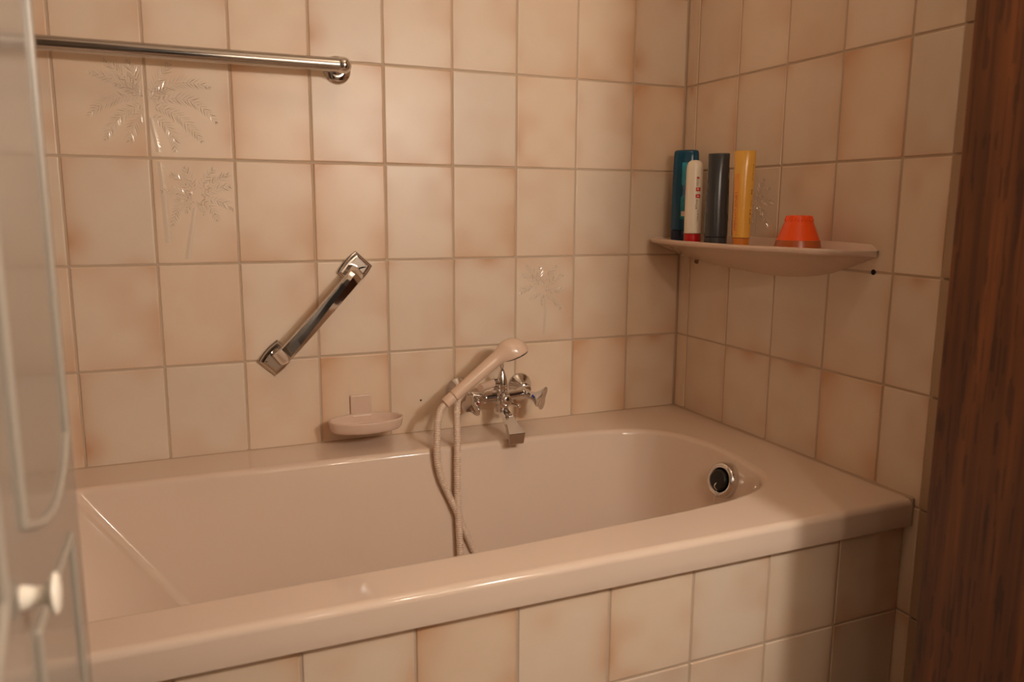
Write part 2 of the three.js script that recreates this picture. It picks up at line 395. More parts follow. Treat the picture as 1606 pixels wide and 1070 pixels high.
// tiled apron under the rim
const apron = struct('wall_apron', box(LEFT, -0.0005, FLOOR, -0.2372, 0.65, 0.717 - PROUD), grout);
layTiles(Object.assign(apron, { userData: { kind: 'structure', tileName: 'tile' } }), range(LEFT, 0, TW), [FLOOR, -2 * TH, -0.2365], (x, y) => [[x, y, 0.717], 0]);
delete apron.userData.tileName;

// ---------------------------------------------------------------- porcelain shelf in the corner
const SH0 = 0.004, SH1 = 0.612;
{
  const t = thing('wall_shelf', 'long beige porcelain shelf with raised lip in the tiled corner above the tub', 'shelf', [0, 0, 0]);
  const dep = new THREE.CatmullRomCurve3([[SH0, 0.088], [0.02, 0.1], [0.08, 0.122], [0.16, 0.14], [0.28, 0.152], [0.40, 0.15], [0.48, 0.134], [0.54, 0.104], [0.58, 0.067], [0.602, 0.032], [SH1, 0.004]].map(p => V(p[0], p[1], 0)), false, 'centripetal').getSpacedPoints(64);
  const und = new THREE.CatmullRomCurve3([[0, 0.198], [0.07, 0.190], [0.2, 0.1795], [0.32, 0.174], [0.42, 0.177], [0.5, 0.190], [0.56, 0.209], [SH1, 0.229]].map(p => V(p[0], p[1], 0)), false, 'centripetal').getSpacedPoints(200);
  const yb = (z) => { let best = und[0]; for (const p of und) if (Math.abs(p.x - z) < Math.abs(best.x - z)) best = p; return best.y; };
  const rows = dep.map((p, i) => {
    const z = p.x, d = p.y, k = Math.min(1, Math.min(z - SH0, (SH1 - z) * 1.2) / 0.02), kk = k * k * (3 - 2 * k);
    const rimY = 0.2395 + 0.004 * Math.min(1, d / 0.13), fl = rimY - 0.0105 * kk, back = rimY + 0.009 * kk;
    const w = Math.min(0.012, d * 0.4), b = yb(z), o = [];
    const add = (x, y) => o.push(V(x, y, z));
    add(-0.0002, back); add(-Math.min(0.004, d * 0.1), back); add(-Math.min(0.008, d * 0.2), fl + (back - fl) * 0.35); add(-Math.min(0.016, d * 0.3), fl);
    add(-d * 0.55, fl); add(-d + w + 0.006 * Math.min(1, d / 0.05), fl); add(-d + w, fl + (rimY - fl) * 0.25); add(-d + w * 0.7, fl + (rimY - fl) * 0.85); add(-d + w * 0.35, rimY);
    add(-d + w * 0.06, rimY - 0.0018); add(-d, rimY - 0.005); add(-d + 0.0008, rimY - 0.0085); add(-d + w * 0.22, rimY - 0.0115);
    const y0 = rimY - 0.0115, x0 = -d + w * 0.22;
    for (let k2 = 1; k2 <= 7; k2++) { const s = k2 / 7; add(x0 * (1 - s), y0 + (b - y0) * Math.pow(s, 1.15)); }
    return o;
  });
  const g = gridSurface(rows.map(r => r.slice().reverse()));
  const c0 = rows[0], tri = []; // close the end at the long wall
  for (let i = 1; i < c0.length - 1; i++) tri.push(...c0[0].toArray(), ...c0[i + 1].toArray(), ...c0[i].toArray());
  const cap = new THREE.BufferGeometry(); cap.setAttribute('position', new THREE.Float32BufferAttribute(tri, 3)); cap.computeVertexNormals();
  part('shelf_body', merge([g, cap]), ceramic, t);
}
const SHELF_Y = 0.2332;

// ---------------------------------------------------------------- bottles and the orange cap on the shelf
// stacked elliptical sections [y, rx, rz] -> a closed body
function sections(list, seg = 36, pow = 2) {
  const rows = list.map(([y, rx, rz]) => { const o = []; for (let i = 0; i < seg; i++) { const a = i / seg * Math.PI * 2, c = Math.cos(a), s = Math.sin(a), e = 2 / pow; o.push(V(Math.sign(c) * Math.pow(Math.abs(c), e) * rx, y, Math.sign(s) * Math.pow(Math.abs(s), e) * rz)); } return o; });
  return gridSurface(rows.slice().reverse(), true);
}
// a label bent around the body: between angles a0..a1 (angle 0 = +x, towards +z)
function labelPatch(list, a0, a1, off = 0.0006, pow = 2) {
  const n = 14, e = 2 / pow;
  const rows = list.map(([y, rx, rz]) => { const o = []; for (let i = 0; i <= n; i++) { const a = a0 + (a1 - a0) * i / n, c = Math.cos(a), s = Math.sin(a); o.push(V(Math.sign(c) * Math.pow(Math.abs(c), e) * (rx + off), y, Math.sign(s) * Math.pow(Math.abs(s), e) * (rz + off))); } return o; });
  return gridSurface(rows);
}
function printTexture(w, h, draw) {
  const c = document.createElement('canvas'); c.width = w; c.height = h;
  const g = c.getContext('2d'); draw(g, w, h);
  const t = new THREE.CanvasTexture(c); t.colorSpace = THREE.SRGBColorSpace; return t;
}
// lettering too small to read in the photograph: strokes of the same size and weight
function strokes(g, x, y, n, size, color, seed) {
  const r = rng(seed); g.fillStyle = color;
  for (let i = 0; i < n; i++) {
    const cy = y + i * size * 1.05, w = size * (0.7 + 0.6 * r());
    g.fillRect(x, cy, w, size * 0.2);
    if (r() > 0.35) g.fillRect(x, cy, size * 0.24, size * 0.8);
    if (r() > 0.35) g.fillRect(x + w * 0.65, cy, size * 0.24, size * 0.8);
    if (r() > 0.5) g.fillRect(x, cy + size * 0.55, w, size * 0.18);
  }
}
const lerpSec = (a, b, n) => { const o = []; for (let i = 0; i <= n; i++) { const t = i / n; o.push(a.map((v, k) => v + (b[k] - v) * t)); } return o; };
{ // tall petrol-blue bottle
  const t = thing('shampoo_bottle', 'tall flat dark petrol-blue bottle with a turquoise label, leftmost on the porcelain shelf', 'bottle', [-0.047, SHELF_Y, 0.081]);
  t.rotation.y = 0.8;
  const m = new THREE.MeshPhysicalMaterial({ color: 0x0b4a66, roughness: 0.16 }), capM = new THREE.MeshPhysicalMaterial({ color: 0x16243f, roughness: 0.12 });
  const S = [[0.0285, 0.0001, 0.0001], [0.0285, 0.0200, 0.0300], [0.031, 0.0208, 0.0308], [0.07, 0.0205, 0.0312], [0.12, 0.0195, 0.0308], [0.17, 0.0175, 0.0298], [0.20, 0.0155, 0.0290], [0.208, 0.0145, 0.0284], [0.2125, 0.0125, 0.0265], [0.2140, 0.009, 0.022], [0.2142, 0.0001, 0.0001]];
  part('bottle_body', sections(S, 44, 2.4), m, t);
  part('bottle_cap', sections([[0, 0.0001, 0.0001], [0, 0.0195, 0.0290], [0.001, 0.0202, 0.0298], [0.027, 0.0204, 0.0302], [0.028, 0.0198, 0.0296], [0.028, 0.0001, 0.0001]], 44, 2.4), capM, t, { label: 'navy screw cap the bottle stands on' });
  const tex = printTexture(128, 512, (g, w, h) => {
    g.fillStyle = '#0d8fa0'; g.fillRect(0, 0, w, h);
    const gr = g.createLinearGradient(0, 0, 0, h); gr.addColorStop(0, '#1593a8'); gr.addColorStop(1, '#127f86'); g.fillStyle = gr; g.fillRect(0, 0, w, h);
    g.fillStyle = '#0a3350'; g.fillRect(w * 0.62, h * 0.28, w * 0.38, h * 0.55);
    g.fillStyle = '#c23a3c'; g.fillRect(w * 0.68, h * 0.30, w * 0.2, h * 0.05); g.fillRect(w * 0.45, h * 0.56, w * 0.35, h * 0.035);
    strokes(g, w * 0.45, h * 0.62, 6, 17, '#dfe3e0', 4);
    g.fillStyle = '#e6d8cf'; g.fillRect(w * 0.05, h * 0.86, w * 0.8, h * 0.09); g.fillStyle = '#c8564d'; g.fillRect(w * 0.2, h * 0.88, w * 0.5, h * 0.05);
  });
  part('bottle_label', labelPatch(lerpSec([0.055, 0.0207, 0.0312], [0.185, 0.0168, 0.0294], 8), 3.3, 2.0, 0.0006, 2.4), new THREE.MeshPhysicalMaterial({ map: tex, roughness: 0.25 }), t, { label: 'turquoise label with red and white print' });
}
{ // slim white tube with a red cap
  const t = thing('white_tube', 'slim white bottle with rounded top, red foot cap and vertical red and grey lettering', 'bottle', [-0.086, SHELF_Y, 0.170]);
  const R = 0.0188;
  const S = [[0.024, 0.0001, 0.0001], [0.024, R * 0.97, R * 0.97], [0.026, R, R], [0.10, R * 1.0, R * 1.0], [0.165, R * 0.97, R * 0.97], [0.174, R * 0.93, R * 0.93], [0.180, R * 0.80, R * 0.80], [0.184, R * 0.55, R * 0.55], [0.1855, R * 0.25, R * 0.25], [0.186, 0.0001, 0.0001]];
  part('bottle_body', sections(S), new THREE.MeshPhysicalMaterial({ color: 0xf0e4d0, roughness: 0.3 }), t);
  part('bottle_cap', sections([[0, 0.0001, 0.0001], [0, R * 0.95, R * 0.95], [0.001, R * 0.99, R * 0.99], [0.0225, R * 1.0, R * 1.0], [0.0235, R * 0.97, R * 0.97], [0.0235, 0.0001, 0.0001]]), new THREE.MeshPhysicalMaterial({ color: 0xc0141a, roughness: 0.25 }), t, { label: 'red cap' });
  const tex = printTexture(128, 512, (g, w, h) => {
    g.fillStyle = '#f0e4d0'; g.fillRect(0, 0, w, h);
    strokes(g, w * 0.3, h * 0.06, 4, 26, '#8f8478', 11);
    g.fillStyle = '#c9332c'; g.fillRect(w * 0.3, h * 0.07, w * 0.3, h * 0.03);
    g.fillStyle = '#d23a2e'; g.fillRect(w * 0.25, h * 0.28, w * 0.5, h * 0.08); g.fillRect(w * 0.25, h * 0.42, w * 0.5, h * 0.08);
    g.fillStyle = '#f0e4d0'; g.fillRect(w * 0.4, h * 0.3, w * 0.12, h * 0.03); g.fillRect(w * 0.4, h * 0.45, w * 0.2, h * 0.02);
    strokes(g, w * 0.28, h * 0.53, 4, 26, '#8a7468', 12);
    strokes(g, w * 0.5, h * 0.76, 8, 15, '#55504c', 13);
  });
  part('bottle_label', labelPatch(lerpSec([0.05, R, R], [0.155, R * 0.98, R * 0.98], 6), 2.3, 1.1), new THREE.MeshPhysicalMaterial({ map: tex, roughness: 0.3 }), t, { label: 'vertical red and grey lettering' });
}
{ // charcoal bottle
  const t = thing('shower_gel_bottle', 'charcoal grey bottle standing on its cap between the white and the yellow bottle', 'bottle', [-0.082, SHELF_Y, 0.249]);
  t.rotation.y = 0.8;
  const m = new THREE.MeshPhysicalMaterial({ color: 0x3a3c3f, roughness: 0.24 });
  const S = [[0.019, 0.0001, 0.0001], [0.019, 0.0232, 0.0238], [0.021, 0.0242, 0.0248], [0.05, 0.0240, 0.0248], [0.10, 0.0222, 0.0236], [0.15, 0.0190, 0.0224], [0.18, 0.0150, 0.0222], [0.193, 0.0125, 0.0224], [0.1955, 0.0115, 0.0218], [0.196, 0.0001, 0.0001]];
  part('bottle_body', sections(S), m, t);
  part('bottle_cap', sections([[0, 0.0001, 0.0001], [0, 0.0222, 0.0228], [0.001, 0.0232, 0.0238], [0.0175, 0.0238, 0.0244], [0.0185, 0.0230, 0.0236], [0.0185, 0.0001, 0.0001]]), m, t);
  const tex = printTexture(64, 512, (g, w, h) => {
    g.fillStyle = '#3a3c3f'; g.fillRect(0, 0, w, h);
    strokes(g, w * 0.45, h * 0.1, 3, 20, '#a39a92', 21); strokes(g, w * 0.5, h * 0.3, 3, 24, '#1d1e20', 22);
    g.fillStyle = '#5b5e60'; g.fillRect(w * 0.35, h * 0.5, w * 0.4, h * 0.38);
  });
  part('bottle_label', labelPatch(lerpSec([0.055, 0.0239, 0.0247], [0.165, 0.0172, 0.0223], 6), 2.2, 1.6), new THREE.MeshPhysicalMaterial({ map: tex, roughness: 0.26 }), t, { label: 'small grey print at the side' });
}
{ // yellow bottle
  const t = thing('yellow_bottle', 'yellow bottle with small black vertical lettering and an orange cap at its foot', 'bottle', [-0.082, SHELF_Y, 0.333]);
  t.rotation.y = 0.8;
  const m = new THREE.MeshPhysicalMaterial({ color: 0xe8b04e, roughness: 0.22 });
  const S = [[0.020, 0.0001, 0.0001], [0.020, 0.0172, 0.0172], [0.022, 0.0180, 0.0182], [0.06, 0.0182, 0.0186], [0.11, 0.0180, 0.0190], [0.16, 0.0165, 0.0204], [0.18, 0.0150, 0.0211], [0.1935, 0.0132, 0.0212], [0.196, 0.0120, 0.0205], [0.1965, 0.0001, 0.0001]];
  part('bottle_body', sections(S), m, t);
  part('bottle_cap', sections([[0, 0.0001, 0.0001], [0, 0.0158, 0.0158], [0.001, 0.0166, 0.0166], [0.0185, 0.0172, 0.0172], [0.0195, 0.0168, 0.0168], [0.0195, 0.0001, 0.0001]]), new THREE.MeshPhysicalMaterial({ color: 0xe08a34, roughness: 0.3, transmission: 0.25, thickness: 0 }), t, { label: 'translucent orange cap' });
  const tex = printTexture(64, 512, (g, w, h) => {
    g.fillStyle = '#e8b04e'; g.fillRect(0, 0, w, h);
    strokes(g, w * 0.3, h * 0.05, 10, 12, '#7a5a24', 31); strokes(g, w * 0.3, h * 0.42, 2, 20, '#2d2013', 32);
    strokes(g, w * 0.4, h * 0.58, 4, 13, '#8a6426', 33); strokes(g, w * 0.25, h * 0.72, 2, 22, '#2d2013', 34); strokes(g, w * 0.3, h * 0.84, 4, 14, '#5a4019', 35);
  });
  part('bottle_label', labelPatch(lerpSec([0.04, 0.0181, 0.0183], [0.175, 0.0153, 0.0210], 8), 2.35, 1.75), new THREE.MeshPhysicalMaterial({ map: tex, roughness: 0.24 }), t, { label: 'small black vertical lettering' });
  const tex2 = printTexture(64, 512, (g, w, h) => { g.fillStyle = '#e79a48'; g.fillRect(0, 0, w, h); strokes(g, w * 0.3, h * 0.3, 14, 22, '#b4552c', 36); });
  part('back_label', labelPatch(lerpSec([0.025, 0.0181, 0.0183], [0.15, 0.0168, 0.0202], 8), 4.1, 3.5), new THREE.MeshPhysicalMaterial({ map: tex2, roughness: 0.24 }), t, { label: 'orange strip with red lettering' });
}
{ // orange cap
  const t = thing('orange_beaker', 'bright orange cone-shaped plastic cap with notched top and translucent foot on the shelf', 'cap', [-0.066, SHELF_Y, 0.480]);
  const m = new THREE.MeshPhysicalMaterial({ color: 0xff5a12, roughness: 0.35, transmission: 0.15, thickness: 0 });
  part('cone', lathe([[0.0398, 0.0215], [0.0392, 0.0218], [0.0232, 0.0635], [0.0224, 0.0665], [0.0200, 0.068], [0.0001, 0.068]], 48), m, t);
  part('foot', lathe([[0.0001, 0], [0.0435, 0], [0.0445, 0.001], [0.0405, 0.0208], [0.0398, 0.0215], [0.0001, 0.0215]], 48), new THREE.MeshPhysicalMaterial({ color: 0xcc6a34, roughness: 0.3, transmission: 0.3, thickness: 0 }), t, { label: 'translucent brownish foot' });
  for (let k = 0; k < 24; k++) {
    const a = k / 24 * Math.PI * 2;
    const g = new RoundedBoxGeometry(0.0028, 0.010, 0.0026, 2, 0.0009); g.rotateZ(0.36); g.translate(0.0242, 0.0620, 0); g.rotateY(a);
    part('rib', g, m, t);
  }
}

// ---------------------------------------------------------------- towel rail
{
  const y = 0.5835, zr = 0.065, xe = -0.841;
  const t = thing('towel_rail', 'round chrome towel rail with a disc-shaped wall mount above the embossed palms', 'rail', [xe, y, 0]);
  part('rail', rod(V(LEFT + 0.03 - xe, 0.0006, zr), V(0, 0, zr), 0.0128, 0.0128, 32), chromeSatin, t);
  for (const [nx] of [[0], [LEFT + 0.03 - xe]]) {
    const fl = lathe([[0.0001, 0.010], [0.013, 0.010], [0.016, 0.0095], [0.022, 0.007], [0.0268, 0.0035], [0.028, 0.001], [0.028, 0]], 44); fl.rotateX(Math.PI / 2); fl.translate(nx, 0, 0);
    part('wall_mount', fl, chrome, t);
    const post = lathe([[0.012, 0.006], [0.0115, 0.03], [0.0115, 0.05], [0.0128, 0.056]], 32); post.rotateX(Math.PI / 2); post.translate(nx, 0, 0);
    part('post', post, chrome, t);
    part('end_knob', ball(V(nx, 0, zr), 0.0158, 28), chrome, t);
  }
}
// ---------------------------------------------------------------- grab bar
{
  const c = V(-0.9005, 0.0945, 0);
  const t = thing('grab_bar', 'slanted chrome grab bar with two square end plates on the tiled wall', 'grab bar', [c.x, c.y, 0]);
  const ang = Math.atan2(0.182, 0.170); // bar modelled along +x, then turned
  const put = (g) => { g.rotateZ(ang); return g; };
  const half = 0.122;
  for (const s of [-1, 1]) {
    // end plate: square with a bowed outer edge, domed
    const sh = new THREE.Shape(), a = 0.0235;
    sh.moveTo(-0.030, -a); sh.quadraticCurveTo(0, -a - 0.008, 0.030, -a); sh.lineTo(0.030, a); sh.quadraticCurveTo(0, a + 0.008, -0.030, a); sh.lineTo(-0.030, -a);
    const base = new THREE.ExtrudeGeometry(sh, { depth: 0.002, bevelEnabled: true, bevelThickness: 0.0025, bevelSize: 0.0028, bevelOffset: -0.0028, bevelSegments: 3, curveSegments: 14 });
    base.translate(half * s, 0, 0.0026);
    const step = new THREE.ExtrudeGeometry(sh, { depth: 0.003, bevelEnabled: true, bevelThickness: 0.004, bevelSize: 0.0075, bevelOffset: -0.0105, bevelSegments: 4, curveSegments: 14 });
    step.translate(half * s, 0, 0.0065);
    const pl = part('end_plate', put(merge([base, step])), chrome, t);
    for (const sy of [-1, 1]) {
      const scr = lathe([[0.0001, 0.0012], [0.0022, 0.0016], [0.0034, 0.0012], [0.004, 0]], 16); scr.rotateX(Math.PI / 2); scr.translate(half * s + 0.008 * s, 0.0165 * sy, 0.0118);
      part('screw', put(scr), chrome, pl);
    }
  }
  // the grip: faceted strap that rises from the plates
  const path = [[-1, 0.010], [-0.985, 0.026], [-0.95, 0.042], [-0.86, 0.0535], [-0.68, 0.058], [-0.4, 0.060], [0, 0.061], [0.4, 0.060], [0.68, 0.058], [0.86, 0.0535], [0.95, 0.042], [0.985, 0.026], [1, 0.010]];
  const cv = new THREE.CatmullRomCurve3(path.map(p => V(p[0] * (half + 0.002), 0, p[1])), false, 'centripetal').getSpacedPoints(70);
  const rows = cv.map((p, i) => {
    const a = cv[Math.max(0, i - 1)], b = cv[Math.min(cv.length - 1, i + 1)], d = b.clone().sub(a).normalize();
    const n = V(-d.z, 0, d.x); if (n.z < 0) n.negate();
    if (Math.abs(n.z) < 0.05) n.set(Math.sign(p.x), 0, 0);
    const u = Math.abs(p.x) / half, w = 0.0148 + 0.0006 * u, th = 0.009 + 0.002 * (1 - u);
    const ridge = -0.003 + 0.0075 * (p.x / half);
    const sec = [[-w, -th * 0.30], [-w * 0.97, th * 0.10], [-w * 0.88, th * 0.36], [(ridge - w * 0.88) / 2, th * 0.52], [ridge, th * 0.66], [(ridge + w * 0.88) / 2, th * 0.5], [w * 0.88, th * 0.26], [w * 0.97, th * 0.05], [w, -th * 0.32], [w * 0.8, -th * 0.5], [-w * 0.8, -th * 0.5]];
    return sec.map(([y, h]) => V(p.x + n.x * h, y, p.z + n.z * h));
  });
  let g = gridSurface(rows.map(r => r.slice().reverse()), true);
  g = toCreasedNormals(g, 0.42);
  part('grip', put(g), chrome, t);
}
// ---------------------------------------------------------------- soap dish
{
  const t = thing('soap_dish', 'oval beige ceramic soap dish on a square holder fixed to the wall tiles', 'soap dish', [-0.812, -0.152, 0]);
  const A = 0.079, B = 0.045, cz = 0.056;
  const prof = [[0.0001, -0.001], [0.80, -0.001], [0.91, 0.0005], [0.955, 0.004], [0.975, 0.010], [0.995, 0.019], [1.0, 0.0225], [0.988, 0.0245], [0.962, 0.0245], [0.945, 0.0225], [0.925, 0.014], [0.88, 0.0075], [0.76, 0.0050], [0.5, 0.0042], [0.0001, 0.004]];
  const rows = prof.map(([k, y]) => { const o = []; for (let i = 0; i < 56; i++) { const a = i / 56 * Math.PI * 2; o.push(V(Math.cos(a) * A * k, y, cz + Math.sin(a) * (B - (1 - k) * (k > 0.9 ? 0.03 : 0)) * k)); } return o; });
  part('dish', gridSurface(rows, true), ceramic, t);
  part('holder_plate', merge([box(-0.0225, 0.0225, -0.004, 0.064, 0, 0.0065, 0.003), box(-0.0225, 0.0225, 0.002, 0.0235, 0.002, 0.018, 0.004)]), ceramic, t);
}
// ---------------------------------------------------------------- bath mixer tap
{
  const C = V(-0.507, -0.103, 0);
  const t = thing('mixer_tap', 'chrome two-handle wall mixer tap with a flared spout over the tub rim', 'tap', [C.x, C.y, 0]);
  const BZ = 0.068;
  for (const [s, dx, dy] of [[-1, -0.080, 0.006], [1, 0.072, 0.004]]) {
    const ro = lathe([[0.0001, 0.024], [0.009, 0.024], [0.0115, 0.021], [0.018, 0.0135], [0.0265, 0.0062], [0.0292, 0.0035], [0.0295, 0.0008], [0.0295, 0]], 40); ro.rotateX(Math.PI / 2); ro.translate(dx, dy, 0);
    part('wall_rosette', ro, chrome, t);
    const ex = s * (s < 0 ? 0.040 : 0.052), ey = s < 0 ? -0.003 : 0.002;
    part('inlet', merge([rod(V(dx, dy, 0.018), V(dx, dy, 0.046), 0.0095, 0.0095), rod(V(dx, dy, 0.026), V(dx, dy, 0.038), 0.0128, 0.0128, 6), ball(V(dx, dy, 0.046), 0.0098), rod(V(dx, dy, 0.046), V(ex * 0.7, ey, BZ - 0.006), 0.0095, 0.0095)]), chrome, t);
    // body arm from the hub to the valve
    part('arm', merge([rod(V(0, -0.003, BZ), V(ex, ey, BZ), 0.0122, 0.0112), ball(V(ex, ey, BZ), 0.0115)]), chrome, t);
    // three-winged handle
    const dir = s < 0 ? V(-0.9, -0.14, 0.42) : V(0.62, -0.22, 0.75);
    const rows = [];
    for (const [y, r, w] of [[0.0, 0.0105, 0], [0.003, 0.0112, 0], [0.006, 0.0095, 0], [0.014, 0.0088, 0.03], [0.022, 0.0105, 0.10], [0.030, 0.0150, 0.2], [0.0365, 0.0205, 0.28], [0.040, 0.0235, 0.3], [0.0415, 0.0238, 0.3], [0.0428, 0.0225, 0.3], [0.0405, 0.014, 0.18], [0.0395, 0.0001, 0]]) {
      const o = []; for (let i = 0; i < 48; i++) { const a = i / 48 * Math.PI * 2; const rr = r * (1 + w * Math.cos(3 * (a + (s < 0 ? 0.35 : -0.3)))); o.push(V(Math.cos(a) * rr, y, Math.sin(a) * rr)); } rows.push(o);
    }
    const hg = gridSurface(rows.slice().reverse(), true); orient(hg, dir);
    const hp = V(ex, ey, BZ).addScaledVector(dir.clone().normalize(), 0.006); hg.translate(hp.x, hp.y, hp.z);
    const h = part('handle', hg, chrome, t, { label: s < 0 ? 'chrome handle with a red dot' : 'chrome handle with a blue dot' });
    const d = dir.clone().normalize(), side = V(0, 0, 1).addScaledVector(d, -d.z).add(s < 0 ? V(0.05, 0.1, 0) : V(-0.25, 0.25, 0)).normalize();
    const dp = hp.clone().addScaledVector(d, 0.027).addScaledVector(side, 0.0142);
    const dot = lathe([[0.0001, 0.0012], [0.0026, 0.001], [0.003, 0]], 16); orient(dot, side.clone().addScaledVector(d, -0.5)); dot.translate(dp.x, dp.y, dp.z);
    part('dot', dot, std({ color: s < 0 ? 0xe03018 : 0x2030b0, roughness: 0.35 }), h);
  }
  // hub and diverter
  part('hub', merge([ball(V(0, -0.004, BZ), 0.0195, 28), rod(V(0, -0.036, BZ), V(0, 0.016, BZ), 0.0150, 0.0125, 28), rod(V(0, -0.004, BZ), V(0, -0.006, BZ + 0.022), 0.0155, 0.0140, 28)]), chrome, t);
  const kn = lathe([[0.0001, 0.012], [0.008, 0.0115], [0.0115, 0.0095], [0.013, 0.0045], [0.012, 0.0]], 28); kn.rotateX(Math.PI / 2); kn.translate(0, -0.006, BZ + 0.022);
  const dv = part('diverter_knob', kn, chrome, t);
  part('diverter_lever', merge([rod(V(0.004, -0.010, BZ + 0.028), V(0.026, -0.019, BZ + 0.030), 0.0036, 0.0030), ball(V(0.027, -0.0195, BZ + 0.030), 0.0052, 16)]), chrome, dv);
  // riser with the shower cradle on top
  const riser = lathe([[0.0105, 0.012], [0.0122, 0.018], [0.0125, 0.026], [0.0115, 0.036], [0.0088, 0.046], [0.0052, 0.056], [0.0030, 0.062], [0.0001, 0.0625]], 28); riser.translate(0.0, 0, BZ);
  part('riser', riser, chrome, t);
  const loop = new THREE.TorusGeometry(0.0055, 0.0016, 10, 28); loop.scale(0.75, 1.35, 1); loop.rotateY(0.5); loop.translate(0.0, 0.0685, BZ);
  part('cradle_loop', loop, chrome, t);
  part('cradle_block', merge([rod(V(-0.002, 0.028, BZ), V(-0.0245, 0.030, BZ + 0.002), 0.0088, 0.0082), box(-0.024, -0.010, 0.014, 0.040, BZ - 0.006, BZ + 0.006, 0.003)]), chrome, t);
  part('cradle_pin', merge([rod(V(-0.0235, 0.030, BZ + 0.002), V(-0.062, 0.028, BZ + 0.026), 0.0088, 0.0088), box(-0.05, -0.024, 0.012, 0.022, BZ - 0.004, BZ + 0.006, 0.003)]), beigePlastic, t, { label: 'beige plastic pin of the shower cradle' });
  // spout: widening rectangular channel
  const sec = (c, w, h, tilt) => { const o = []; const r = [[-1, -1], [-0.9, -1], [0.9, -1], [1, -1], [1, -0.9], [1, 0.9], [1, 1], [0.9, 1], [-0.9, 1], [-1, 1], [-1, 0.9], [-1, -0.9]]; for (const [a, b] of r) o.push(V(c.x + a * w * (1 - 0.12 * (b < 0 ? 1 : 0)), c.y + b * h * Math.cos(tilt), c.z + b * h * Math.sin(tilt))); return o; };
  const rows = [sec(V(0, -0.030, BZ), 0.0080, 0.010, 0.9), sec(V(-0.001, -0.037, BZ + 0.02), 0.0080, 0.0100, 0.75), sec(V(-0.003, -0.048, BZ + 0.05), 0.0100, 0.010, 0.55), sec(V(-0.006, -0.061, BZ + 0.08), 0.0145, 0.0105, 0.35), sec(V(-0.008, -0.071, BZ + 0.105), 0.0185, 0.0120, 0.12), sec(V(-0.008, -0.0712, BZ + 0.1056), 0.0175, 0.0110, 0.12), sec(V(-0.008, -0.0712, BZ + 0.1056), 0.0002, 0.0002, 0.12)];
  const sp = toCreasedNormals(gridSurface(rows, true), 0.5);
  part('spout', sp, chrome, t);
}
// ---------------------------------------------------------------- hand shower
{
  const A = V(-0.6385, -0.0815, 0.119), B = V(-0.5195, 0.0085, 0.118), HC = V(-0.497, -0.0035, 0.118), n = V(0.36, -0.925, 0.1).normalize();
  const t = thing('hand_shower', 'beige telephone-style hand shower lying across the mixer tap', 'shower head', [0, 0, 0]);
  const o = V(-0.56, -0.03, 0.118), S = 0.13, res = 104;
  const mc = new MarchingCubes(res, beigePlastic, false, false, 300000); mc.isolation = 0;
  const cap = (p, a, b, ra, rb) => { const ab = b.clone().sub(a), h = Math.max(0, Math.min(1, p.clone().sub(a).dot(ab) / ab.lengthSq())); return p.distanceTo(a.clone().addScaledVector(ab, h)) - (ra + (rb - ra) * h); };
  const smin = (a, b, k) => { const h = Math.max(0, Math.min(1, 0.5 + 0.5 * (b - a) / k)); return b + (a - b) * h - k * h * (1 - h); };
  const half = res / 2;
  const hc = HC.clone().addScaledVector(n, -0.004);
  // head frame
  const e1 = V(0, 0, 1).cross(n).normalize(), e2 = n.clone().cross(e1).normalize();
  for (let k = 0; k < res; k++) for (let j = 0; j < res; j++) for (let i = 0; i < res; i++) {
    const p = V(o.x + (i - half) / half * S, o.y + (j - half) / half * S, o.z + (k - half) / half * S);
    if (p.distanceTo(B) > 0.2) { mc.field[i + j * res + k * res * res] = -1; continue; }
    let dh = cap(p, A, B, 0.0128, 0.0158);
    const along = p.clone().sub(A).dot(B.clone().sub(A).normalize()); dh = Math.max(dh, -along); // flat lower end
    const q = p.clone().sub(hc), u = q.dot(e1) / 0.031, v = q.dot(e2) / 0.031, w = q.dot(n) / 0.034;
    let de = (Math.sqrt(u * u + v * v + w * w) - 1) * 0.031;
    let d = smin(dh, de, 0.022);
    if (p.distanceTo(HC) < 0.036) d = Math.max(d, p.clone().sub(HC).dot(n));
    mc.field[i + j * res + k * res * res] = -d * 100;
  }
  mc.update();
  const cnt = mc.count, pa = Array.from(mc.positionArray.slice(0, cnt * 3)), na = mc.normalArray.slice(0, cnt * 3);
  for (let i = 0; i < pa.length; i += 3) { pa[i] = o.x + pa[i] * S; pa[i + 1] = o.y + pa[i + 1] * S; pa[i + 2] = o.z + pa[i + 2] * S; }
  let g = new THREE.BufferGeometry();
  g.setAttribute('position', new THREE.Float32BufferAttribute(pa, 3));
  g = mergeVertices(g, 2e-4); g.computeVertexNormals();
  part('handle', g, beigePlastic, t);
  const face = lathe([[0.0001, 0.004], [0.020, 0.0038], [0.0285, 0.0022], [0.0295, 0.0005], [0.0295, -0.001]], 40); orient(face, n); face.translate(HC.x, HC.y, HC.z);
  part('spray_face', face, std({ color: 0x2a2522, roughness: 0.4 }), t, { label: 'dark spray plate' });
  // collar where the hose is screwed on
  const ax = A.clone().sub(B).normalize();
  const col = lathe([[0.0118, 0], [0.0128, 0.0012], [0.0124, 0.0225], [0.0112, 0.0235], [0.0001, 0.0235]], 32); orient(col, ax); col.translate(A.x + ax.x * 0.0006, A.y + ax.y * 0.0006, A.z + ax.z * 0.0006);
  part('collar', col, beigePlastic, t);
}
